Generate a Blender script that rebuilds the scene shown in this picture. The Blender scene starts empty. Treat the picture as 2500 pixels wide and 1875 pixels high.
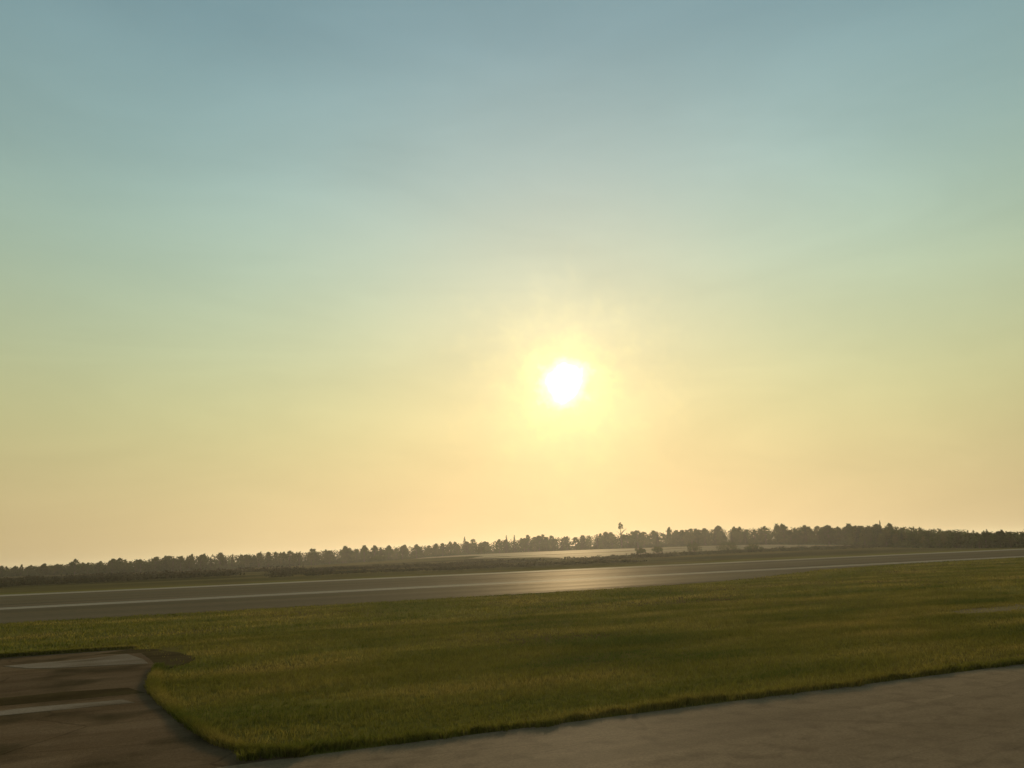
import bpy, math, random
import numpy as np
from mathutils import Vector, Matrix

S = bpy.context.scene
COL = S.collection
R = math.radians
random.seed(11)
rng = np.random.default_rng(11)

# ------------------------------------------------------------------ camera
# world: X runs along the runway, Y across it (away from the camera), Z up
CAM_H = 3.0
HEAD = R(67.2964)                       # heading, measured from +X
PITCH = math.atan(410.5 * math.cos(R(2.0)) / 1890.0)
ROLL = R(2.0)
fh = Vector((math.cos(HEAD), math.sin(HEAD), 0))
r0 = Vector((math.sin(HEAD), -math.cos(HEAD), 0))
fw = fh * math.cos(PITCH) + Vector((0, 0, 1)) * math.sin(PITCH)
u0 = -fh * math.sin(PITCH) + Vector((0, 0, 1)) * math.cos(PITCH)
rc = r0 * math.cos(ROLL) - u0 * math.sin(ROLL)
uc = r0 * math.sin(ROLL) + u0 * math.cos(ROLL)
cd = bpy.data.cameras.new('camera')
cd.sensor_width = 36.0
cd.lens = 36.0 * 1890.0 / 2500.0
cd.clip_start = 0.1
cd.clip_end = 20000
cam = bpy.data.objects.new('camera', cd)
cam.matrix_world = Matrix(((rc.x, uc.x, -fw.x, 0), (rc.y, uc.y, -fw.y, 0), (rc.z, uc.z, -fw.z, CAM_H), (0, 0, 0, 1)))
COL.objects.link(cam)
S.camera = cam

# ------------------------------------------------------------------ sky and sun
SUN_EL = R(12.25)
SUN_AZ = R(63.33)                       # from +X
sun_dir = Vector((math.cos(SUN_AZ) * math.cos(SUN_EL), math.sin(SUN_AZ) * math.cos(SUN_EL), math.sin(SUN_EL)))

def lin(r, g, b):
    f = lambda c: (c / 255 / 12.92) if c / 255 <= 0.04045 else ((c / 255 + 0.055) / 1.055) ** 2.4
    return (f(r), f(g), f(b), 1)

W = bpy.data.worlds.new('World')
S.world = W
W.use_nodes = True
nt = W.node_tree
nt.nodes.clear()
def N(t, **kw):
    n = nt.nodes.new(t)
    for k, v in kw.items():
        setattr(n, k, v)
    return n
def L(a, b):
    nt.links.new(a, b)
def M(op, a, b=None, c=None):
    n = N('ShaderNodeMath', operation=op)
    for i, v in enumerate((a, b, c)):
        if v is None:
            continue
        if isinstance(v, (int, float)):
            n.inputs[i].default_value = v
        else:
            L(v, n.inputs[i])
    return n.outputs[0]
def ramp(stops, fac, mode='LINEAR'):
    n = N('ShaderNodeValToRGB')
    e = n.color_ramp.elements
    while len(e) < len(stops):
        e.new(0.5)
    for el, (p, c) in zip(e, stops):
        el.position = p
        el.color = c
    n.color_ramp.interpolation = mode
    L(fac, n.inputs[0])
    return n.outputs[0]

tc = N('ShaderNodeTexCoord')
sep = N('ShaderNodeSeparateXYZ'); L(tc.outputs['Generated'], sep.inputs[0])
elev = M('ARCSINE', sep.outputs[2])                           # radians
dot = N('ShaderNodeVectorMath', operation='DOT_PRODUCT')
L(tc.outputs['Generated'], dot.inputs[0]); dot.inputs[1].default_value = sun_dir
ang = M('ARCCOSINE', M('MINIMUM', dot.outputs['Value'], 1.0))  # radians from the sun

sky = N('ShaderNodeTexSky', sky_type='NISHITA', sun_disc=False, sun_elevation=SUN_EL,
        sun_rotation=math.pi / 2 - SUN_AZ, altitude=0, air_density=1.0, dust_density=2.0, ozone_density=1.0)
skys = N('ShaderNodeVectorMath', operation='SCALE'); L(sky.outputs[0], skys.inputs[0]); skys.inputs['Scale'].default_value = 0.05

# haze-laden evening sky: tan at the horizon, straw, pale green, then grey blue
e01 = M('DIVIDE', M('ADD', elev, R(3)), R(93))
def ep(deg):
    return (deg + 3) / 93
grad = ramp([(0.0, lin(212, 186, 138)), (ep(1), lin(218, 193, 142)), (ep(4.5), lin(218, 198, 143)), (ep(9), lin(213, 208, 149)), (ep(14), lin(200, 209, 164)),
             (ep(20), lin(180, 204, 180)), (ep(27), lin(160, 191, 187)), (ep(36), lin(136, 170, 177)), (ep(60), lin(104, 136, 152)), (1.0, lin(86, 118, 142))], e01, 'B_SPLINE')
# light fades with distance from the sun (scattering phase function of the haze)
a01 = M('DIVIDE', ang, math.pi)
def ap(deg):
    return deg / 180
def g(v):
    return (v, v, v, 1)
fall = ramp([(0, g(1.0)), (ap(14), g(1.0)), (ap(24), g(0.95)), (ap(33), g(0.85)), (ap(45), g(0.74)), (ap(70), g(0.66)), (1, g(0.6))], a01)
mul = N('ShaderNodeMix', data_type='RGBA', blend_type='MULTIPLY'); mul.inputs['Factor'].default_value = 1
L(grad, mul.inputs['A']); L(fall, mul.inputs['B'])
mix = N('ShaderNodeMix', data_type='RGBA'); mix.inputs['Factor'].default_value = 0.96
L(skys.outputs[0], mix.inputs['A']); L(mul.outputs['Result'], mix.inputs['B'])
# aureole: forward scattering round the sun
aur = ramp([(0, (0.36, 0.19, 0.10, 1)), (ap(3), (0.31, 0.145, 0.065, 1)), (ap(7), (0.215, 0.085, 0.03, 1)), (ap(11), (0.155, 0.056, 0.016, 1)), (ap(16), (0.09, 0.033, 0.010, 1)),
            (ap(24), (0.03, 0.013, 0.004, 1)), (ap(34), (0, 0, 0, 1))], a01, 'B_SPLINE')
# overexposed sun glare painted into the sky, its outline broken by noise
wn = N('ShaderNodeTexNoise'); L(tc.outputs['Generated'], wn.inputs['Vector'])
wn.inputs['Scale'].default_value = 34; wn.inputs['Detail'].default_value = 4; wn.inputs['Roughness'].default_value = 0.6
c01 = M('MULTIPLY', a01, M('MULTIPLY_ADD', wn.outputs['Fac'], 1.25, 0.37))
core = ramp([(0, (6, 6, 6, 1)), (ap(0.6), (3.0, 3.0, 2.6, 1)), (ap(1.15), (1.1, 1.0, 0.62, 1)), (ap(1.6), (0.72, 0.62, 0.22, 1)), (ap(2.1), (0.44, 0.36, 0.07, 1)), (ap(3.0), (0.20, 0.155, 0.03, 1)), (ap(4.4), (0.09, 0.066, 0.015, 1)), (ap(6.5), (0.03, 0.02, 0.005, 1)), (ap(9), (0, 0, 0, 1))], c01)
# thin high cirrus streaks
mp = N('ShaderNodeMapping'); L(tc.outputs['Generated'], mp.inputs[0])
mp.inputs['Rotation'].default_value = (0.3, 0.5, 0.2); mp.inputs['Scale'].default_value = (1.6, 2.4, 7.0)
nz = N('ShaderNodeTexNoise'); L(mp.outputs[0], nz.inputs['Vector'])
nz.inputs['Scale'].default_value = 1.6; nz.inputs['Detail'].default_value = 6; nz.inputs['Roughness'].default_value = 0.55
nz.inputs['Distortion'].default_value = 0.6
cir = M('MULTIPLY_ADD', nz.outputs['Fac'], 0.24, 0.88)
def addc(a, b):
    n = N('ShaderNodeVectorMath', operation='ADD'); L(a, n.inputs[0]); L(b, n.inputs[1]); return n.outputs[0]
tot = addc(mix.outputs['Result'], aur)
sc_ = N('ShaderNodeVectorMath', operation='SCALE'); L(tot, sc_.inputs[0]); L(cir, sc_.inputs['Scale'])
tot = addc(sc_.outputs[0], core)
bg = N('ShaderNodeBackground'); L(tot, bg.inputs[0]); bg.inputs[1].default_value = 1.0
out = N('ShaderNodeOutputWorld'); L(bg.outputs[0], out.inputs[0])

sl = bpy.data.lights.new('sun', 'SUN')
sl.energy = 3.2
sl.angle = R(0.53)
sl.color = (1.0, 0.82, 0.56)
sun = bpy.data.objects.new('sun', sl)
sun.rotation_euler = (-sun_dir).to_track_quat('-Z', 'Y').to_euler()
sun.location = (0, 0, 60)
COL.objects.link(sun)

S.view_settings.view_transform = 'Standard'
S.view_settings.look = 'None'
S.view_settings.exposure = 0.0
S.view_settings.gamma = 1.0
S.view_settings.use_curve_mapping = False
S.cycles.volume_bounces = 0
S.cycles.max_bounces = 8
S.cycles.transparent_max_bounces = 8

# ------------------------------------------------------------------ materials
def mat(name):
    m = bpy.data.materials.new(name)
    m.use_nodes = True
    t = m.node_tree
    b = t.nodes['Principled BSDF']
    return m, t, b

def surf(name, c1, c2, scale, stretch, rough=0.9, spec=0.3, fine=None, bump=0.0, bscale=40.0, c3=None, s3=None, rough2=None):
    """two tones blended by stretched noise in world space, fine grain on top"""
    m, t, b = mat(name)
    n = t.nodes.new; l = t.links.new
    geo = n('ShaderNodeNewGeometry')
    mp = n('ShaderNodeMapping'); l(geo.outputs['Position'], mp.inputs[0]); mp.inputs['Scale'].default_value = stretch
    a = n('ShaderNodeTexNoise'); l(mp.outputs[0], a.inputs['Vector']); a.inputs['Scale'].default_value = scale
    a.inputs['Detail'].default_value = 8; a.inputs['Roughness'].default_value = 0.62
    rp = n('ShaderNodeValToRGB'); l(a.outputs['Fac'], rp.inputs[0])
    rp.color_ramp.elements[0].position = 0.36; rp.color_ramp.elements[1].position = 0.64
    rp.color_ramp.elements[0].color = (*c1, 1); rp.color_ramp.elements[1].color = (*c2, 1)
    col = rp.outputs[0]
    if c3:
        a3 = n('ShaderNodeTexNoise'); l(geo.outputs['Position'], a3.inputs['Vector']); a3.inputs['Scale'].default_value = s3
        a3.inputs['Detail'].default_value = 5
        r3 = n('ShaderNodeValToRGB'); l(a3.outputs['Fac'], r3.inputs[0])
        r3.color_ramp.elements[0].position = 0.5; r3.color_ramp.elements[1].position = 0.68
        mx = n('ShaderNodeMix'); mx.data_type = 'RGBA'; l(r3.outputs[0], mx.inputs['Factor'])
        l(col, mx.inputs['A']); mx.inputs['B'].default_value = (*c3, 1)
        col = mx.outputs['Result']
    if fine:
        f = n('ShaderNodeTexNoise'); l(geo.outputs['Position'], f.inputs['Vector']); f.inputs['Scale'].default_value = fine
        f.inputs['Detail'].default_value = 3
        fr = n('ShaderNodeMapRange'); l(f.outputs['Fac'], fr.inputs[0]); fr.inputs[3].default_value = 0.6; fr.inputs[4].default_value = 1.4
        mm = n('ShaderNodeMix'); mm.data_type = 'RGBA'; mm.blend_type = 'MULTIPLY'; mm.inputs['Factor'].default_value = 1
        l(col, mm.inputs['A']); l(fr.outputs[0], mm.inputs['B'])
        col = mm.outputs['Result']
    l(col, b.inputs['Base Color'])
    b.inputs['Roughness'].default_value = rough
    b.inputs['Specular IOR Level'].default_value = spec
    if rough2 is not None:
        rr = n('ShaderNodeMapRange'); l(a.outputs['Fac'], rr.inputs[0]); rr.inputs[1].default_value = 0.3; rr.inputs[2].default_value = 0.7
        rr.inputs[3].default_value = rough; rr.inputs[4].default_value = rough2
        l(rr.outputs[0], b.inputs['Roughness'])
    if bump:
        bn = n('ShaderNodeTexNoise'); l(geo.outputs['Position'], bn.inputs['Vector']); bn.inputs['Scale'].default_value = bscale
        bn.inputs['Detail'].default_value = 4
        bp = n('ShaderNodeBump'); l(bn.outputs['Fac'], bp.inputs['Height']); bp.inputs['Strength'].default_value = bump
        bp.inputs['Distance'].default_value = 0.05
        l(bp.outputs[0], b.inputs['Normal'])
    return m

def polish(m, amount, rough, tint=(1, 0.93, 0.8)):
    """worn, rubber-smoothed surface: a little broad gloss over the matte body"""
    t = m.node_tree; b = t.nodes['Principled BSDF']; o = t.nodes['Material Output']
    gl = t.nodes.new('ShaderNodeBsdfGlossy'); gl.inputs['Roughness'].default_value = rough; gl.inputs['Color'].default_value = (*tint, 1)
    ms = t.nodes.new('ShaderNodeMixShader'); ms.inputs[0].default_value = amount
    # gloss comes and goes in streaks along the runway
    geo = t.nodes.new('ShaderNodeNewGeometry'); mp = t.nodes.new('ShaderNodeMapping'); mp.inputs['Scale'].default_value = (0.012, 0.22, 0.2)
    nz = t.nodes.new('ShaderNodeTexNoise'); nz.inputs['Scale'].default_value = 1.0; nz.inputs['Detail'].default_value = 5
    mr = t.nodes.new('ShaderNodeMapRange'); mr.inputs[1].default_value = 0.35; mr.inputs[2].default_value = 0.65; mr.inputs[3].default_value = amount * 0.45; mr.inputs[4].default_value = amount * 1.5
    t.links.new(geo.outputs['Position'], mp.inputs[0]); t.links.new(mp.outputs[0], nz.inputs['Vector']); t.links.new(nz.outputs['Fac'], mr.inputs[0]); t.links.new(mr.outputs[0], ms.inputs[0])
    t.links.new(b.outputs[0], ms.inputs[1]); t.links.new(gl.outputs[0], ms.inputs[2]); t.links.new(ms.outputs[0], o.inputs['Surface'])
    return m

M_ground = surf('meadow_soil', (0.10, 0.088, 0.016), (0.17, 0.135, 0.028), 0.35, (0.16, 1.0, 1.0), rough=1.0, spec=0.0, fine=3.0, c3=(0.10, 0.065, 0.026), s3=0.12)
# beyond the distant runway the turf gives way to brown heath
t = M_ground.node_tree; b = t.nodes['Principled BSDF']; src = b.inputs['Base Color'].links[0].from_socket
geo = t.nodes.new('ShaderNodeNewGeometry'); sx = t.nodes.new('ShaderNodeSeparateXYZ'); t.links.new(geo.outputs['Position'], sx.inputs[0])
mpn = t.nodes.new('ShaderNodeMapping'); mpn.inputs['Scale'].default_value = (0.012, 0.05, 0.05); t.links.new(geo.outputs['Position'], mpn.inputs[0])
hn = t.nodes.new('ShaderNodeTexNoise'); hn.inputs['Scale'].default_value = 1.0; hn.inputs['Detail'].default_value = 6; t.links.new(mpn.outputs[0], hn.inputs['Vector'])
ma = t.nodes.new('ShaderNodeMath'); ma.operation = 'MULTIPLY_ADD'; t.links.new(hn.outputs['Fac'], ma.inputs[0]); ma.inputs[1].default_value = 60; t.links.new(sx.outputs[1], ma.inputs[2])
hr = t.nodes.new('ShaderNodeMapRange'); t.links.new(ma.outputs[0], hr.inputs[0]); hr.inputs[1].default_value = 146; hr.inputs[2].default_value = 164
cr = t.nodes.new('ShaderNodeValToRGB'); t.links.new(hn.outputs['Fac'], cr.inputs[0])
cr.color_ramp.elements[0].position = 0.38; cr.color_ramp.elements[0].color = (0.045, 0.036, 0.012, 1)
cr.color_ramp.elements[1].position = 0.62; cr.color_ramp.elements[1].color = (0.105, 0.080, 0.026, 1)
hx = t.nodes.new('ShaderNodeMix'); hx.data_type = 'RGBA'; t.links.new(hr.outputs[0], hx.inputs['Factor']); t.links.new(src, hx.inputs['A']); t.links.new(cr.outputs[0], hx.inputs['B'])
t.links.new(hx.outputs['Result'], b.inputs['Base Color'])
M_near = surf('runway_asphalt', (0.175, 0.119, 0.067), (0.24, 0.164, 0.094), 0.8, (0.10, 1.0, 1.0), rough=1.0, spec=0.0, fine=30.0, bump=0.4, bscale=60, c3=(0.165, 0.112, 0.064), s3=2.2)
polish(M_near, 0.008, 0.6)
M_mid = surf('distant_runway_asphalt', (0.065, 0.048, 0.026), (0.11, 0.080, 0.042), 0.12, (0.10, 1.0, 1.0), rough=1.0, spec=0.0, fine=2.0, bump=0.0)
polish(M_mid, 0.034, 0.58, (1, 0.84, 0.6))
M_pale = surf('pale_concrete', (0.17, 0.14, 0.10), (0.34, 0.285, 0.21), 0.3, (0.06, 1, 1), rough=1.0, spec=0.0, fine=3.0)
polish(M_pale, 0.035, 0.58, (1, 0.84, 0.6))
M_apron = surf('far_apron_concrete', (0.15, 0.115, 0.06), (0.24, 0.19, 0.11), 0.06, (0.15, 1.0, 1.0), rough=1.0, spec=0.0, fine=1.0)
polish(M_apron, 0.04, 0.58, (1, 0.84, 0.6))
M_exit = surf('exit_asphalt', (0.105, 0.066, 0.034), (0.15, 0.098, 0.054), 0.9, (0.35, 1.0, 1.0), rough=1.0, spec=0.0, fine=25.0, bump=0.4, bscale=60, c3=(0.06, 0.042, 0.02), s3=0.5)
M_slab = surf('worn_concrete_patch', (0.12, 0.086, 0.052), (0.23, 0.178, 0.125), 0.9, (0.35, 1, 1), rough=1.0, spec=0.0, fine=20.0)
M_soil = surf('bare_soil', (0.045, 0.030, 0.012), (0.085, 0.060, 0.024), 0.8, (0.3, 1, 1), rough=1.0, spec=0.0, fine=14.0, bump=0.6, bscale=12)
def cracks(m, scale, stretch, width, dark=0.45, patch=0.25):
    """sealed cracks and darker repair patches on a pavement"""
    t = m.node_tree; b = t.nodes['Principled BSDF']; l = t.links.new; n = t.nodes.new
    src = b.inputs['Base Color'].links[0].from_socket
    geo = n('ShaderNodeNewGeometry'); mp = n('ShaderNodeMapping'); mp.inputs['Scale'].default_value = stretch; l(geo.outputs['Position'], mp.inputs[0])
    wn = n('ShaderNodeTexNoise'); wn.inputs['Scale'].default_value = 1.5; l(geo.outputs['Position'], wn.inputs['Vector'])
    av = n('ShaderNodeMix'); av.data_type = 'VECTOR'; av.inputs['Factor'].default_value = 0.12; l(mp.outputs[0], av.inputs[4]); l(wn.outputs['Color'], av.inputs[5])
    vo = n('ShaderNodeTexVoronoi'); vo.feature = 'DISTANCE_TO_EDGE'; vo.inputs['Scale'].default_value = scale; l(av.outputs[1], vo.inputs['Vector'])
    mr = n('ShaderNodeMapRange'); l(vo.outputs['Distance'], mr.inputs[0]); mr.inputs[1].default_value = width * .4; mr.inputs[2].default_value = width; mr.inputs[3].default_value = dark; mr.inputs[4].default_value = 1
    vc = n('ShaderNodeTexVoronoi'); vc.inputs['Scale'].default_value = scale * .7; l(av.outputs[1], vc.inputs['Vector'])
    hs = n('ShaderNodeSeparateColor'); l(vc.outputs['Color'], hs.inputs[0])
    pr = n('ShaderNodeMapRange'); l(hs.outputs[0], pr.inputs[0]); pr.inputs[3].default_value = 1 - patch; pr.inputs[4].default_value = 1 + patch
    mu = n('ShaderNodeMath'); mu.operation = 'MULTIPLY'; l(mr.outputs[0], mu.inputs[0]); l(pr.outputs[0], mu.inputs[1])
    mm = n('ShaderNodeMix'); mm.data_type = 'RGBA'; mm.blend_type = 'MULTIPLY'; mm.inputs['Factor'].default_value = 1
    l(src, mm.inputs['A']); l(mu.outputs[0], mm.inputs['B']); l(mm.outputs['Result'], b.inputs['Base Color'])
cracks(M_near, 0.35, (0.35, 1, 1), 0.007, 0.88, 0.08)
cracks(M_exit, 0.5, (0.5, 1, 1), 0.01, 0.75, 0.12)
M_bare = surf('dry_bare_ground', (0.14, 0.10, 0.045), (0.20, 0.15, 0.075), 0.8, (0.25, 1, 1), rough=1.0, spec=0.0, fine=8.0)

def leafmat(name, c1, c2, trans, scale, c3=None):
    m, t, b = mat(name)
    n = t.nodes.new; l = t.links.new
    geo = n('ShaderNodeNewGeometry')
    mp = n('ShaderNodeMapping'); l(geo.outputs['Position'], mp.inputs[0]); mp.inputs['Scale'].default_value = (0.38, 1, 1)
    a = n('ShaderNodeTexNoise'); l(mp.outputs[0], a.inputs['Vector']); a.inputs['Scale'].default_value = scale; a.inputs['Detail'].default_value = 6
    rp = n('ShaderNodeValToRGB'); l(a.outputs['Fac'], rp.inputs[0])
    rp.color_ramp.elements[0].position = 0.36; rp.color_ramp.elements[1].position = 0.64
    rp.color_ramp.elements[0].color = (*c1, 1); rp.color_ramp.elements[1].color = (*c2, 1)
    if c3:
        e = rp.color_ramp.elements.new(0.5); e.color = (*c3, 1)
    # each blade or leaf a little lighter or darker than the next
    rd = n('ShaderNodeMapRange'); l(geo.outputs['Random Per Island'], rd.inputs[0]); rd.inputs[3].default_value = 0.65; rd.inputs[4].default_value = 1.35
    mm = n('ShaderNodeMix'); mm.data_type = 'RGBA'; mm.blend_type = 'MULTIPLY'; mm.inputs['Factor'].default_value = 1
    l(rp.outputs[0], mm.inputs['A']); l(rd.outputs[0], mm.inputs['B'])
    d = n('ShaderNodeBsdfDiffuse'); l(mm.outputs['Result'], d.inputs[0])
    tr = n('ShaderNodeBsdfTranslucent'); l(mm.outputs['Result'], tr.inputs[0])
    ms = n('ShaderNodeMixShader'); ms.inputs[0].default_value = trans
    l(d.outputs[0], ms.inputs[1]); l(tr.outputs[0], ms.inputs[2])
    l(ms.outputs[0], t.nodes['Material Output'].inputs['Surface'])
    t.nodes.remove(b)
    return m

M_grass = leafmat('grass_blades', (0.082, 0.090, 0.012), (0.25, 0.185, 0.040), 0.34, 0.32, c3=(0.150, 0.130, 0.020))
M_leaf = [leafmat('leaves_' + k, c1, c2, 0.42, 0.25) for k, c1, c2 in (
    ('dark', (0.030, 0.042, 0.009), (0.052, 0.066, 0.013)),
    ('mid', (0.038, 0.050, 0.011), (0.066, 0.076, 0.016)),
    ('olive', (0.050, 0.058, 0.013), (0.080, 0.082, 0.018)))]
M_needle = leafmat('needles', (0.026, 0.032, 0.012), (0.045, 0.048, 0.016), 0.15, 0.3)
M_scrub = leafmat('scrub_leaves', (0.020, 0.020, 0.007), (0.040, 0.034, 0.011), 0.2, 0.15)
M_bark = surf('bark', (0.05, 0.036, 0.022), (0.09, 0.066, 0.042), 3.0, (1, 1, 0.2), rough=0.95, spec=0.1)

# ------------------------------------------------------------------ helpers
def mesh_from(name, verts, faces, material, smooth=False):
    me = bpy.data.meshes.new(name)
    me.from_pydata([tuple(v) for v in verts], [], faces)
    me.materials.append(material)
    if smooth:
        for p in me.polygons:
            p.use_smooth = True
    me.update()
    return me

def fast_mesh(name, verts, loops, starts, material):
    me = bpy.data.meshes.new(name)
    me.vertices.add(len(verts)); me.vertices.foreach_set('co', np.asarray(verts, np.float32).ravel())
    me.loops.add(len(loops)); me.loops.foreach_set('vertex_index', np.asarray(loops, np.int32))
    me.polygons.add(len(starts)); me.polygons.foreach_set('loop_start', np.asarray(starts, np.int32))
    me.materials.append(material)
    me.update(calc_edges=True)
    return me

def add(name, me, parent=None, label=None, cat=None, group=None, kind=None, loc=None, rz=0, sc=None):
    o = bpy.data.objects.new(name, me)
    COL.objects.link(o)
    if parent: o.parent = parent
    if label: o['label'] = label
    if cat: o['category'] = cat
    if group: o['group'] = group
    if kind: o['kind'] = kind
    if loc is not None: o.location = loc
    o.rotation_euler.z = rz
    if sc is not None: o.scale = sc
    return o

def sstep(x, a, b):
    t = np.clip((x - a) / (b - a), 0, 1)
    return t * t * (3 - 2 * t)

def height(x, y):
    """airfield is level; beyond it the meadow rises gently to the wood"""
    x = np.asarray(x, float); y = np.asarray(y, float)
    Rr = 0.486 * x + 0.874 * y
    Ll = 0.874 * x - 0.486 * y
    z = 3.0 * np.exp(-(np.abs(Ll) / 108.0) ** 4) * sstep(Rr, 170, 405)
    far = sstep(y, 120, 170)
    z = z + far * (0.12 * np.sin(x * 0.05 + 1.0) * np.sin(y * 0.043) + 0.06 * np.sin(x * 0.13 + y * 0.11))
    return z

def zf(x, y):
    return float(height(x, y))

def grid_mesh(name, xs, ys, material, lift=0.0, zfun=height):
    X, Y = np.meshgrid(xs, ys)
    Z = zfun(X, Y) + lift
    v = np.stack([X, Y, Z], -1).reshape(-1, 3)
    nx, ny = len(xs), len(ys)
    i = (np.arange(ny - 1)[:, None] * nx + np.arange(nx - 1)[None, :]).ravel()
    loops = np.stack([i, i + 1, i + nx + 1, i + nx], -1).ravel()
    me = fast_mesh(name, v, loops, np.arange(len(i)) * 4, material)
    me.polygons.foreach_set('use_smooth', [True] * len(i)); me.update()
    return me

def slab(name, pts, z0, z1, material):
    n = len(pts)
    v = [(x, y, z1) for x, y in pts] + [(x, y, z0) for x, y in pts]
    f = [tuple(range(n))] + [(i, i + n, (i + 1) % n + n, (i + 1) % n) for i in range(n)]
    return mesh_from(name, v, f, material)

# ------------------------------------------------------------------ ground and pavements
xs = np.concatenate([np.linspace(-2400, -300, 22), np.arange(-280, 420, 5.0), np.linspace(440, 2400, 22)])
ys = np.concatenate([np.linspace(-2000, -40, 16), np.arange(-30, 520, 5.0), np.linspace(540, 2800, 26)])
ground = add('ground', grid_mesh('ground', xs, ys, M_ground), kind='structure')

def wavy_edge(x0, x1, y, step, amp):
    out = []
    x = x0
    while x <= x1 + 1e-6:
        out.append((x, y + amp * (math.sin(x * 1.7) + 0.6 * math.sin(x * 4.3 + 1)) + random.uniform(-amp, amp) * 0.7))
        x += step
    return out

def strip(name, x0, x1, ya, yb, z1, material, kind='structure', amp=0.0, step=None):
    if amp:
        e = wavy_edge(x0, x1, yb, step, amp)
        pts = [(x0, ya), (x1, ya)] + e[::-1]
    else:
        pts = [(x0, ya), (x1, ya), (x1, yb), (x0, yb)]
    return add(name, slab(name, pts, z1 - 0.02, z1, material), kind=kind)

strip('near_runway', -700, 900, -26, 13.25, 0.020, M_near)
dr = [(-900, 53.5), (34, 53.5), (46, 57.0), (62, 66.0), (78, 70.5), (100, 71.6), (1500, 71.6), (1500, 108.0), (-900, 108.0)]
add('distant_runway', slab('distant_runway', dr, 0.0, 0.020, M_mid), kind='structure')
strip('concrete_shoulder', -900, 1500, 108.0, 114.5, 0.024, M_pale)
strip('runway_edge_line', -900, 1500, 72.2, 76.0, 0.026, M_pale)

# exit pad at the left: straight far side, rounded corner back to the runway edge
fil = [(-0.74, 22.7), (-0.66, 21.6), (-0.42, 19.9), (-0.12, 18.2), (0.2, 16.5), (0.55, 15.0), (1.0, 13.9), (1.7, 13.25)]
pad = [(-60, 13.25), (-60, 33.0), (-6.0, 33.0), (-1.7, 32.7), (-0.9, 30.8), (-0.65, 27.5), (-0.72, 25.0)] + fil
add('exit_taxiway', slab('exit_taxiway', pad[::-1], 0.0, 0.024, M_exit), kind='structure')
soilp = [(-2.8, 31.7), (-1.7, 32.5), (-0.9, 32.0), (-0.1, 30.2), (0.45, 28.2), (0.2, 27.0), (-0.25, 26.2), (-0.66, 26.4), (-0.9, 28.6), (-1.3, 31.0)]
add('soil_verge', slab('soil_verge', soilp[::-1], 0.0, 0.030, M_soil), kind='structure')
cp = [(-3.6, 28.3), (-0.95, 27.6), (-1.15, 28.9), (-1.75, 31.0), (-3.0, 30.2), (-5.2, 30.0), (-4.4, 28.9)]
add('concrete_patch', slab('concrete_patch', cp, 0.0, 0.036, M_slab), kind='structure')
strip('soil_strip', -60, -0.78, 21.5, 22.7, 0.030, M_soil, amp=0.12, step=0.7)
strip('concrete_strip', -60, -0.9, 20.1, 20.75, 0.030, M_slab, amp=0.08, step=0.6)
# bare ground at the right
bp = [(27.6, 23.1), (30.5, 24.2), (36, 24.5), (60, 25.5), (60, 22.3), (38, 22.6), (31, 22.0)]
add('bare_ground', slab('bare_ground', bp[::-1], 0.0, 0.012, M_bare), kind='structure')

# glossy old apron on the rising ground before the wood
ax = np.arange(92, 262, 2.5); ay = np.arange(206, 352, 2.5)
X, Y = np.meshgrid(ax, ay); Z = height(X, Y) + 0.06
keep = lambda x, y: (y > 212 + 5 * math.sin(x * 0.05)) and (y < 352 - 0.42 * (x - 92)) and x > 100 + 8 * math.sin(y * 0.09) and not (abs(y - (268 - 0.05 * (x - 100))) < 2.2)
vv = np.stack([X, Y, Z], -1).reshape(-1, 3)
nx = len(ax); fcs = []
for j in range(len(ay) - 1):
    for i in range(nx - 1):
        if keep(ax[i] + 1.25, ay[j] + 1.25):
            k = j * nx + i
            fcs.append((k, k + 1, k + nx + 1, k + nx))
used = sorted({q for f in fcs for q in f}); remap = {q: n_ for n_, q in enumerate(used)}
add('far_apron', mesh_from('far_apron', vv[used], [tuple(remap[q] for q in f) for f in fcs], M_apron, True), kind='structure')

# ------------------------------------------------------------------ grass (countless: one object)
def in_pad(x, y):
    """inside the exit pad (vectorised, a little shrunk so the edge stays ragged)"""
    fx = np.interp(y, [13.25, 13.9, 15.0, 16.5, 18.2, 19.9, 21.6, 22.7, 25, 27.5, 30.8, 32.7, 33.0],
                   [1.7, 1.0, 0.55, 0.2, -0.12, -0.42, -0.66, -0.74, -0.72, -0.65, -0.9, -1.7, -6.0])
    return (x < fx) & (y < 33.0)

def scatter(n, x0, x1, y0, y1):
    x = rng.uniform(x0, x1, n); y = rng.uniform(y0, y1, n)
    az_ = np.degrees(np.arctan2(y, x))
    ok = (az_ > 67.3 - 41) & (az_ < 67.3 + 41) & ~in_pad(x, y)
    bare = (x > 28.5) & (y > 22.5 + 0.15 * np.sin(x)) & (y < 23.9 + 0.02 * (x - 30) + 0.2 * np.sin(x * .7)) & (rng.random(n) < 0.9)
    ok &= ~bare
    sv = (x < 0.35 - 0.12 * np.abs(y - 28)) & (y > 26.4) & (y < 32.2) & (rng.random(n) < 0.93)
    ok &= ~sv
    return np.stack([x[ok], y[ok]], -1)

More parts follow.
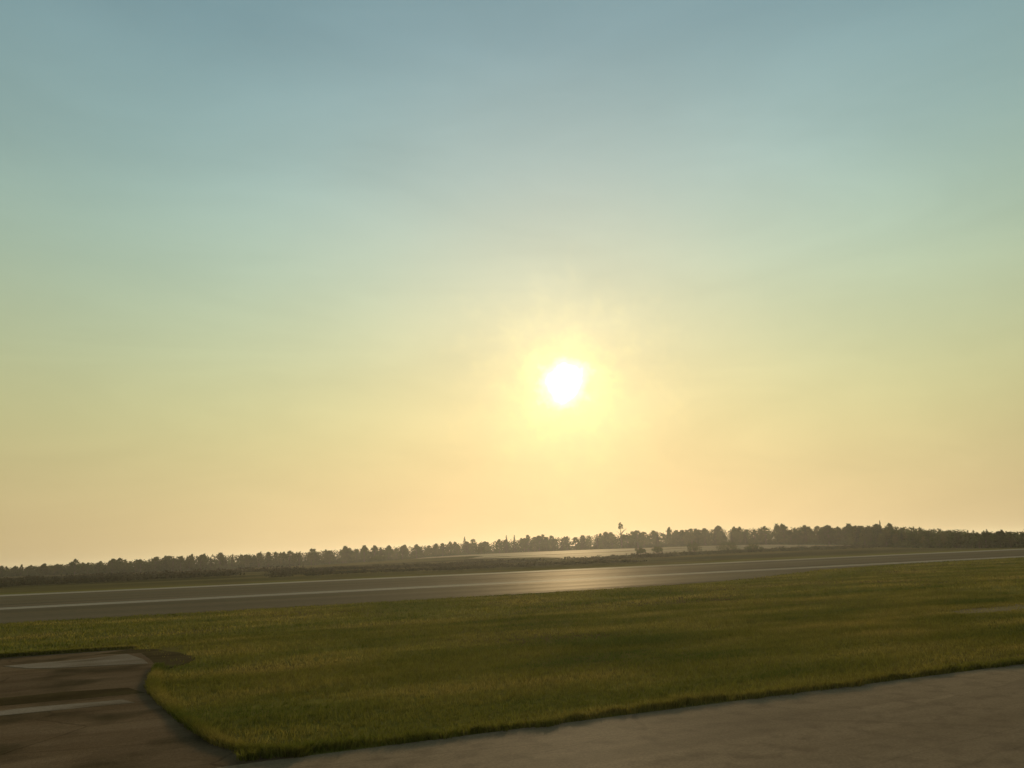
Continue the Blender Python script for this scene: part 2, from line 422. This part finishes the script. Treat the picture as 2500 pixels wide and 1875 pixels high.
def blades(pts, hmin, hmax, wid, per, spread):
    n = len(pts)
    P = np.repeat(pts, per, 0)
    # taller and shorter patches, drawn out along the mowing direction
    pat = 0.5 + 0.5 * np.sin(P[:, 0] * 0.35 + 3 * np.sin(P[:, 1] * 0.21)) * np.sin(P[:, 1] * 1.1 + 1.5 * np.sin(P[:, 0] * 0.13))
    m = len(P)
    P = P + rng.normal(0, spread, (m, 2))
    h = rng.uniform(hmin, hmax, m) * (0.7 + 0.4 * pat)
    a = rng.uniform(0, 2 * np.pi, m)
    lean = rng.uniform(0.1, 0.9, m) * h
    la = rng.uniform(0, 2 * np.pi, m)
    w = wid * rng.uniform(0.6, 1.4, m)
    z0 = height(P[:, 0], P[:, 1]) - 0.01
    dx, dy = np.cos(a) * w / 2, np.sin(a) * w / 2
    lx, ly = np.cos(la) * lean, np.sin(la) * lean
    V = np.zeros((m, 5, 3))
    V[:, 0] = np.stack([P[:, 0] - dx, P[:, 1] - dy, z0], -1)
    V[:, 1] = np.stack([P[:, 0] + dx, P[:, 1] + dy, z0], -1)
    V[:, 2] = np.stack([P[:, 0] + dx * .8 + lx * .35, P[:, 1] + dy * .8 + ly * .35, z0 + h * .6], -1)
    V[:, 3] = np.stack([P[:, 0] - dx * .8 + lx * .35, P[:, 1] - dy * .8 + ly * .35, z0 + h * .6], -1)
    V[:, 4] = np.stack([P[:, 0] + lx, P[:, 1] + ly, z0 + h], -1)
    return V.reshape(-1, 3)

parts = []
parts.append(blades(scatter(30000, -2, 24, 13.3, 24), 0.05, 0.12, 0.014, 5, 0.05))
parts.append(blades(scatter(22000, 20, 46, 13.3, 27), 0.06, 0.13, 0.022, 4, 0.07))
parts.append(blades(scatter(30000, -4, 40, 22, 36), 0.06, 0.13, 0.022, 4, 0.07))
parts.append(blades(scatter(26000, -12, 76, 33, 53.6), 0.07, 0.16, 0.04, 3, 0.12))
gq = scatter(9000, 42, 150, 53.4, 71.4); gq = gq[gq[:, 1] < np.interp(gq[:, 0], [34, 46, 62, 78, 100], [53.5, 57, 66, 70.5, 71.6])]
parts.append(blades(gq, 0.08, 0.18, 0.06, 3, 0.2))
parts.append(blades(scatter(9000, 40, 100, 13.3, 36), 0.07, 0.16, 0.04, 3, 0.12))
# scattered taller tufts and seed heads
wc = scatter(90, 1, 40, 14.5, 34)
wp = np.repeat(wc, 22, 0); wp = wp + rng.normal(0, 1, wp.shape) * np.array([0.9, 0.28]); wp = wp[~in_pad(wp[:, 0], wp[:, 1]) & (wp[:, 1] > 13.5)]
parts.append(blades(wp, 0.12, 0.26, 0.012, 4, 0.05))
# denser, longer fringe that mowers miss along the pavement edges
n_ = 9000
ex = rng.uniform(0.9, 70, n_) ** 1.0
den = 0.5 + 0.5 * np.sin(ex * 1.9 + 2 * np.sin(ex * .7)) * np.sin(ex * 5.3 + 1)
ex = ex[rng.random(n_) < 0.35 + 0.65 * den]; n_ = len(ex)
crp = 0.10 * np.sin(ex * 0.9) + 0.07 * np.sin(ex * 2.7 + 1) + 0.05 * np.sin(ex * 7.1)
parts.append(blades(np.stack([ex, 13.34 + crp + np.abs(rng.normal(0, 0.14, n_))], -1), 0.09, 0.21, 0.02, 7, 0.04))
fx = np.array([p[0] for p in pad[4:]]); fy = np.array([p[1] for p in pad[4:]])
tt = rng.uniform(0, len(fx) - 1.001, 3000); ii = tt.astype(int); ff = tt - ii
e2 = np.stack([fx[ii] * (1 - ff) + fx[ii + 1] * ff + np.abs(rng.normal(0.03, 0.08, 3000)), fy[ii] * (1 - ff) + fy[ii + 1] * ff], -1)
e2 = e2[e2[:, 1] < 26.5]
parts.append(blades(e2, 0.10, 0.20, 0.02, 7, 0.03))
e3 = np.stack([rng.uniform(-14, -1.6, 2500), 33.02 + np.abs(rng.normal(0, 0.12, 2500))], -1)
parts.append(blades(e3, 0.12, 0.24, 0.03, 6, 0.04))
GV = np.concatenate(parts)
nb = len(GV) // 5
base = np.arange(nb)[:, None] * 5
loops = np.concatenate([base + np.array([0, 1, 2, 3]), base + np.array([3, 2, 4])], 1).ravel()
starts = (np.arange(nb)[:, None] * 7 + np.array([0, 4])).ravel()
add('grass', fast_mesh('grass', GV, loops, starts, M_grass), kind='stuff',
    label='short olive green grass on the infield between the two runways', cat='grass')

# ------------------------------------------------------------------ trees
def leaf_quads(centres, size, flat=0.6):
    n = len(centres)
    a = rng.normal(0, 1, (n, 3)); a /= np.linalg.norm(a, axis=1)[:, None]
    b = rng.normal(0, 1, (n, 3)); b -= (a * b).sum(1)[:, None] * a; b /= np.linalg.norm(b, axis=1)[:, None]
    s = size * rng.uniform(0.6, 1.4, n)[:, None]
    V = np.stack([centres - a * s, centres + b * s * flat, centres + a * s, centres - b * s * flat], 1)
    return V.reshape(-1, 3)

def quads_mesh(name, V, material):
    n = len(V) // 4
    return fast_mesh(name, V, np.arange(n * 4), np.arange(n) * 4, material)

def tube(path, radii, seg=7):
    v, f = [], []
    for (p, r) in zip(path, radii):
        for k in range(seg):
            a = 2 * math.pi * k / seg
            v.append((p[0] + r * math.cos(a), p[1] + r * math.sin(a), p[2]))
    for i in range(len(path) - 1):
        for k in range(seg):
            f.append((i * seg + k, i * seg + (k + 1) % seg, (i + 1) * seg + (k + 1) % seg, (i + 1) * seg + k))
    return v, f

def trunk_mesh(name, h, r, limbs):
    V, F = tube([(0, 0, -0.3), (0.04, 0, h * .3), (-0.05, 0.05, h * .65), (0.05, 0, h)], [r * 1.25, r, r * .65, r * .2])
    for _ in range(limbs):
        z0 = random.uniform(.35, .8) * h; a = random.uniform(0, 6.28); l_ = random.uniform(.2, .36) * h
        v2, f2 = tube([(0, 0, z0), (math.cos(a) * l_ * .5, math.sin(a) * l_ * .5, z0 + l_ * .4), (math.cos(a) * l_, math.sin(a) * l_, z0 + l_ * .75)], [r * .45, r * .3, r * .08], 5)
        k = len(V); V += v2; F += [tuple(q + k for q in f) for f in f2]
    return mesh_from(name, V, F, M_bark)

def crown_round(h, w, base, nclump, nleaf, size, top=1.0):
    """uneven crown: leaf clumps on boughs round an ellipsoid, holes left between"""
    C = []
    for k in range(nclump):
        t = random.uniform(0, 1) ** 0.8
        z = base + (h - base) * (0.06 + 0.90 * t)
        rad = w * (0.55 + 0.45 * min(1, t * 3)) * max(0.04, 1 - t ** (1.2 + top)) ** 0.75 * random.uniform(0.25, 1.0)
        a = random.uniform(0, 6.28)
        r_ = random.uniform(.12, .24) * w * (1.25 - 0.65 * t)
        n = int(nleaf * random.uniform(.6, 1.3))
        d = rng.normal(0, 1, (n, 3)); d /= np.linalg.norm(d, axis=1)[:, None]
        d *= np.abs(rng.normal(0.55, 0.42, n))[:, None]
        C.append(np.array([math.cos(a) * rad, math.sin(a) * rad, z]) + d * np.array([r_ * 1.2, r_ * 1.2, r_ * 1.15]))
    return leaf_quads(np.concatenate(C), size)

def crown_spruce(h, w, base):
    C = []
    z = base
    while z < h:
        t = (z - base) / (h - base)
        rr = w * (1 - t) ** 0.85 + 0.08
        n = int(46 * (1 - t) + 10)
        a = rng.uniform(0, 6.28, n); q = rr * rng.uniform(0.1, 1.0, n) ** 0.6 * (0.8 + 0.25 * np.sin(a * 5 + z * 3))
        C.append(np.stack([np.cos(a) * q, np.sin(a) * q, z - q * 0.35 + rng.normal(0, .1, n)], -1))
        z += 0.26
    return leaf_quads(np.concatenate(C), 0.17)

VAR = []
def variant(kind, mi, **k):
    i = len(VAR)
    if kind == 'round':
        cm = quads_mesh('crown', crown_round(**k), M_leaf[mi]); tm = trunk_mesh('trunk', k['h'] * .85, 0.12 + 0.012 * k['h'], 6)
    else:
        cm = quads_mesh('crown', crown_spruce(**k), M_needle); tm = trunk_mesh('trunk', k['h'] * .95, 0.14, 0)
    VAR.append((cm, tm, k['h']))
for i in range(9):                                           # all 8 m tall, scaled per tree
    variant('round', i % 3, h=8.0, w=random.uniform(1.9, 2.9), base=random.uniform(0.2, 0.8), nclump=random.randint(70, 95), nleaf=44, size=0.19, top=random.uniform(0.5, 1.3))
for i in range(3):
    variant('spruce', 0, h=8.0, w=random.uniform(1.5, 2.0), base=0.5)
variant('round', 2, h=8.0, w=0.95, base=5.9, nclump=34, nleaf=46, size=0.11, top=2.0)        # 12 spindly

TR = 'trees of the wood beyond the airfield'
def tree(name, vi, x, y, h, label, cat='tree', group=TR, wide=1.0, sink=0.0):
    cm, tm, h0 = VAR[vi]
    o = bpy.data.objects.new(name, None); COL.objects.link(o)
    o.empty_display_size = 0.3
    s = h / h0
    o.location = (x, y, zf(x, y) - sink); o.rotation_euler.z = random.uniform(0, 6.28)
    o.scale = (s * wide, s * wide, s)
    o['label'] = label; o['category'] = cat; o['group'] = group
    add('trunk', tm, o); add('crown', cm, o)
    return o

# front of the wood: x, y, tree height
LINE = [(-100.3, 418.1, 4.4), (-76.4, 413.0, 4.4), (-41.7, 387.8, 4.8), (-9.0, 369.9, 6.4), (28.6, 383.9, 6.8), (73.6, 393.2, 7.2), (112.9, 399.3, 6.8),
        (150.9, 397.3, 6.9), (193.3, 384.1, 7.7), (226.0, 354.0, 8.3), (248.4, 300.7, 8.2), (243.2, 244.7, 7.6), (196.3, 173.5, 4.5), (182.3, 148.2, 3.5),
        (177.6, 133.2, 4.0), (176.8, 122.4, 4.1), (183.0, 112.9, 4.2)]
seg = [math.dist(LINE[i][:2], LINE[i + 1][:2]) for i in range(len(LINE) - 1)]
TOT = sum(seg)
def on_line(s):
    for i, l_ in enumerate(seg):
        if s <= l_ or i == len(seg) - 1:
            t = min(1, s / l_); a, b = LINE[i], LINE[i + 1]
            d = Vector((b[0] - a[0], b[1] - a[1])).normalized()
            return a[0] + (b[0] - a[0]) * t, a[1] + (b[1] - a[1]) * t, a[2] + (b[2] - a[2]) * t, (-d.y, d.x)
        s -= l_

def section(x, y):
    a = math.degrees(math.atan2(y, x))
    d = 67.3 - a                                   # degrees right of the view axis
    if d < -11: return 'low dark tree in the thin far row left of the bright apron', 'low trees left of the apron'
    if d < 13: return 'hazy brown green tree in the wood behind the bright apron below the sun', 'trees behind the apron'
    return 'dense green tree in the wood right of the apron, behind the distant runway', 'trees right of the apron'

SPEC = [(213.2, 366.5, 'spindly'), (213.5, 196.3, 'spire'), (137.2, 401.2, 'cone'), (158.5, 394.3, 'pair'), (162.9, 393.6, 'pair2'), (168.8, 388.9, 'broad')]
for row, (off, step, hm) in enumerate(((0.0, 4.1, 1.0), (6.0, 8.0, 1.05), (13.0, 17.0, 1.1))):
    s = random.uniform(0, 3)
    while s < TOT:
        x, y, h, nrm = on_line(s)
        x += nrm[0] * off * 1.0 + random.uniform(-1.5, 1.5); y += nrm[1] * off + random.uniform(-1.5, 1.5)
        if nrm[1] * y + nrm[0] * x < 0:
            x -= 2 * nrm[0] * off; y -= 2 * nrm[1] * off
        if row or min(math.dist((x, y), p[:2]) for p in SPEC) > 2.6:
            la, gr = section(x, y)
            vi = random.randrange(9) if random.random() < 0.88 else random.randrange(9, 12)
            hh = h * hm * random.choice((0.82, 0.88, 0.92, 0.96, 1.0, 1.0, 1.05, 1.12))
            if vi >= 9: la = la.replace('tree', 'spruce', 1)
            tree('spruce_tree' if vi >= 9 else 'broadleaf_tree', vi, x, y, hh, la, group=gr if vi < 9 else 'spruces among ' + gr, wide=random.uniform(0.95, 1.7))
        s += step * random.uniform(0.75, 1.25)
tree('lone_tree', 12, 213.2, 366.5, 13.6, 'lone spindly tree whose small crown stands high above the wood', group='tall trees')
tree('spruce_tree', 9, 213.5, 196.3, 8.6, 'pointed spruce sticking up above the wood at the right', group='tall trees', wide=0.7)
tree('spruce_tree', 10, 137.2, 401.2, 9.7, 'tallest cone shaped spruce standing alone left of the paired spruces', group='tall trees', wide=1.2)
tree('spruce_tree', 11, 158.5, 394.3, 9.3, 'left one of two close pointed spruces under the sun', group='tall trees')
tree('spruce_tree', 9, 162.9, 393.6, 9.2, 'right one of two close pointed spruces under the sun', group='tall trees')
tree('broadleaf_tree', 3, 168.8, 388.9, 8.9, 'rounded tree standing just right of the paired spruces', group='tall trees', wide=1.1)
tree('broadleaf_tree', 4, -44.2, 386.5, 6.6, 'small rounded tree bulging above the low row at the left', group='tall trees', wide=1.0)

# undergrowth along the foot of the wood
C = []
for k in range(4500):
    x, y, h, nrm = on_line(random.uniform(0, TOT))
    q = random.uniform(-1, 9)
    sgn = 1 if nrm[0] * x + nrm[1] * y > 0 else -1
    x += nrm[0] * q * sgn; y += nrm[1] * q * sgn
    r_ = random.uniform(.7, 1.7)
    d = rng.normal(0, 1, (22, 3)); d /= np.linalg.norm(d, axis=1)[:, None]; d[:, 2] = np.abs(d[:, 2])
    C.append(np.array([x, y, zf(x, y)]) + d * r_ * np.array([1.1, 1.1, random.uniform(.7, 1.8)]))
for k in range(6500):
    x, y, h, nrm = on_line(random.uniform(0, TOT))
    q = random.uniform(5, 22)
    sgn = 1 if nrm[0] * x + nrm[1] * y > 0 else -1
    x += nrm[0] * q * sgn; y += nrm[1] * q * sgn
    d = rng.normal(0, 1, (20, 3)); d /= np.linalg.norm(d, axis=1)[:, None]; d[:, 2] = np.abs(d[:, 2])
    C.append(np.array([x, y, zf(x, y)]) + d * np.array([1.7, 1.7, h * random.uniform(.6, 1.0)]))
UNDER = np.concatenate(C)
add('undergrowth', quads_mesh('undergrowth', leaf_quads(UNDER, 0.32), M_leaf[0]), kind='stuff',
    label='dark leafy undergrowth along the foot of the wood', cat='undergrowth')

# low dark scrub beyond the distant runway, thick at the left and thinning to the right
C = []
def scrub(x0, x1, y0, y1, n, hs):
    for k in range(n):
        x = random.uniform(x0, x1); y = random.uniform(y0, y1)
        r_ = random.uniform(.5, 1.3)
        d = rng.normal(0, 1, (16, 3)); d /= np.linalg.norm(d, axis=1)[:, None]; d[:, 2] = np.abs(d[:, 2])
        C.append(np.array([x, y, zf(x, y)]) + d * r_ * np.array([1.5, 1.2, random.uniform(.4, 1.1) * hs]))
scrub(-90, -30, 146, 172, 900, 1.0)
scrub(-40, 10, 176, 196, 450, .8)
scrub(-60, 30, 228, 248, 700, 1.1)
scrub(15, 95, 150, 172, 420, .5)
scrub(20, 90, 196, 214, 520, .7)
scrub(100, 230, 180, 208, 600, .7)
add('scrub', quads_mesh('scrub', leaf_quads(np.concatenate(C), 0.24), M_scrub), kind='stuff',
    label='low dark scrub in broken bands beyond the distant runway', cat='scrub')

# bushes standing singly on the rough ground
def bush_mesh(w, h, n):
    Cc = []
    for k in range(n):
        a = random.uniform(0, 6.28); q = w * random.uniform(0, 1) ** .6
        z = h * random.uniform(.15, .85) * (1 - 0.5 * (q / w) ** 2)
        d = rng.normal(0, 1, (60, 3)); d /= np.linalg.norm(d, axis=1)[:, None]
        d *= rng.uniform(.4, 1, 60)[:, None]
        Cc.append(np.array([math.cos(a) * q, math.sin(a) * q, z]) + d * w * .34)
    return quads_mesh('foliage', leaf_quads(np.concatenate(Cc), 0.15), M_leaf[random.randrange(2)])
def stems_mesh(h):
    V, F = [], []
    for k in range(5):
        a = k * 1.26; v2, f2 = tube([(0, 0, -.2), (math.cos(a) * .25, math.sin(a) * .25, h * .4), (math.cos(a) * .5, math.sin(a) * .5, h * .75)], [.06, .04, .015], 5)
        q = len(V); V += v2; F += [tuple(j + q for j in f) for f in f2]
    return mesh_from('stems', V, F, M_bark)
for x, y, w, h, la in ((120.7, 330.6, 2.8, 4.2, 'dark round bush on open ground left of the bright apron'),
                       (72.3, 322.0, 3.0, 3.4, 'small dark bush farthest left, before the low trees'),
                       (138.3, 226.0, 1.6, 2.6, 'leftmost small bush at the near edge of the bright apron'),
                       (142.6, 222.0, 1.7, 2.8, 'second small bush from the left at the near edge of the apron'),
                       (152.5, 216.0, 2.4, 3.4, 'tall bush at the near edge of the apron, left of the wide one'),
                       (157.6, 205.0, 3.6, 3.0, 'widest bush at the near edge of the bright apron'),
                       (160.6, 196.5, 2.4, 2.4, 'low bush just right of the widest one by the apron')):
    o = bpy.data.objects.new('bush', None); COL.objects.link(o); o.location = (x, y, zf(x, y)); o.empty_display_size = .3
    o['label'] = la; o['category'] = 'bush'; o['group'] = 'bushes on the rough ground'
    add('foliage', bush_mesh(w, h, 22), o); add('stems', stems_mesh(h), o)

# ------------------------------------------------------------------ volume added to imitate the window pane's veiling glare
hm = bpy.data.materials.new('glare_haze'); hm.use_nodes = True
t = hm.node_tree; t.nodes.clear()
pv = t.nodes.new('ShaderNodeVolumePrincipled'); ho = t.nodes.new('ShaderNodeOutputMaterial')
pv.inputs['Color'].default_value = (0.95, 0.88, 0.72, 1)
pv.inputs['Density'].default_value = 0.00022
pv.inputs['Anisotropy'].default_value = 0.6
t.links.new(pv.outputs[0], ho.inputs['Volume'])
x0, x1, y0, y1, z0, z1 = -2450, 2450, -2050, 2850, -1.6, 20
v = [(x, y, z) for z in (z0, z1) for y in (y0, y1) for x in (x0, x1)]
f = [(0, 2, 3, 1), (4, 5, 7, 6), (0, 1, 5, 4), (2, 6, 7, 3), (0, 4, 6, 2), (1, 3, 7, 5)]
add('glare_haze', mesh_from('glare_haze', v, f, hm), kind='stuff', label='thin golden veil added over the whole airfield to imitate window glare', cat='glare_haze')
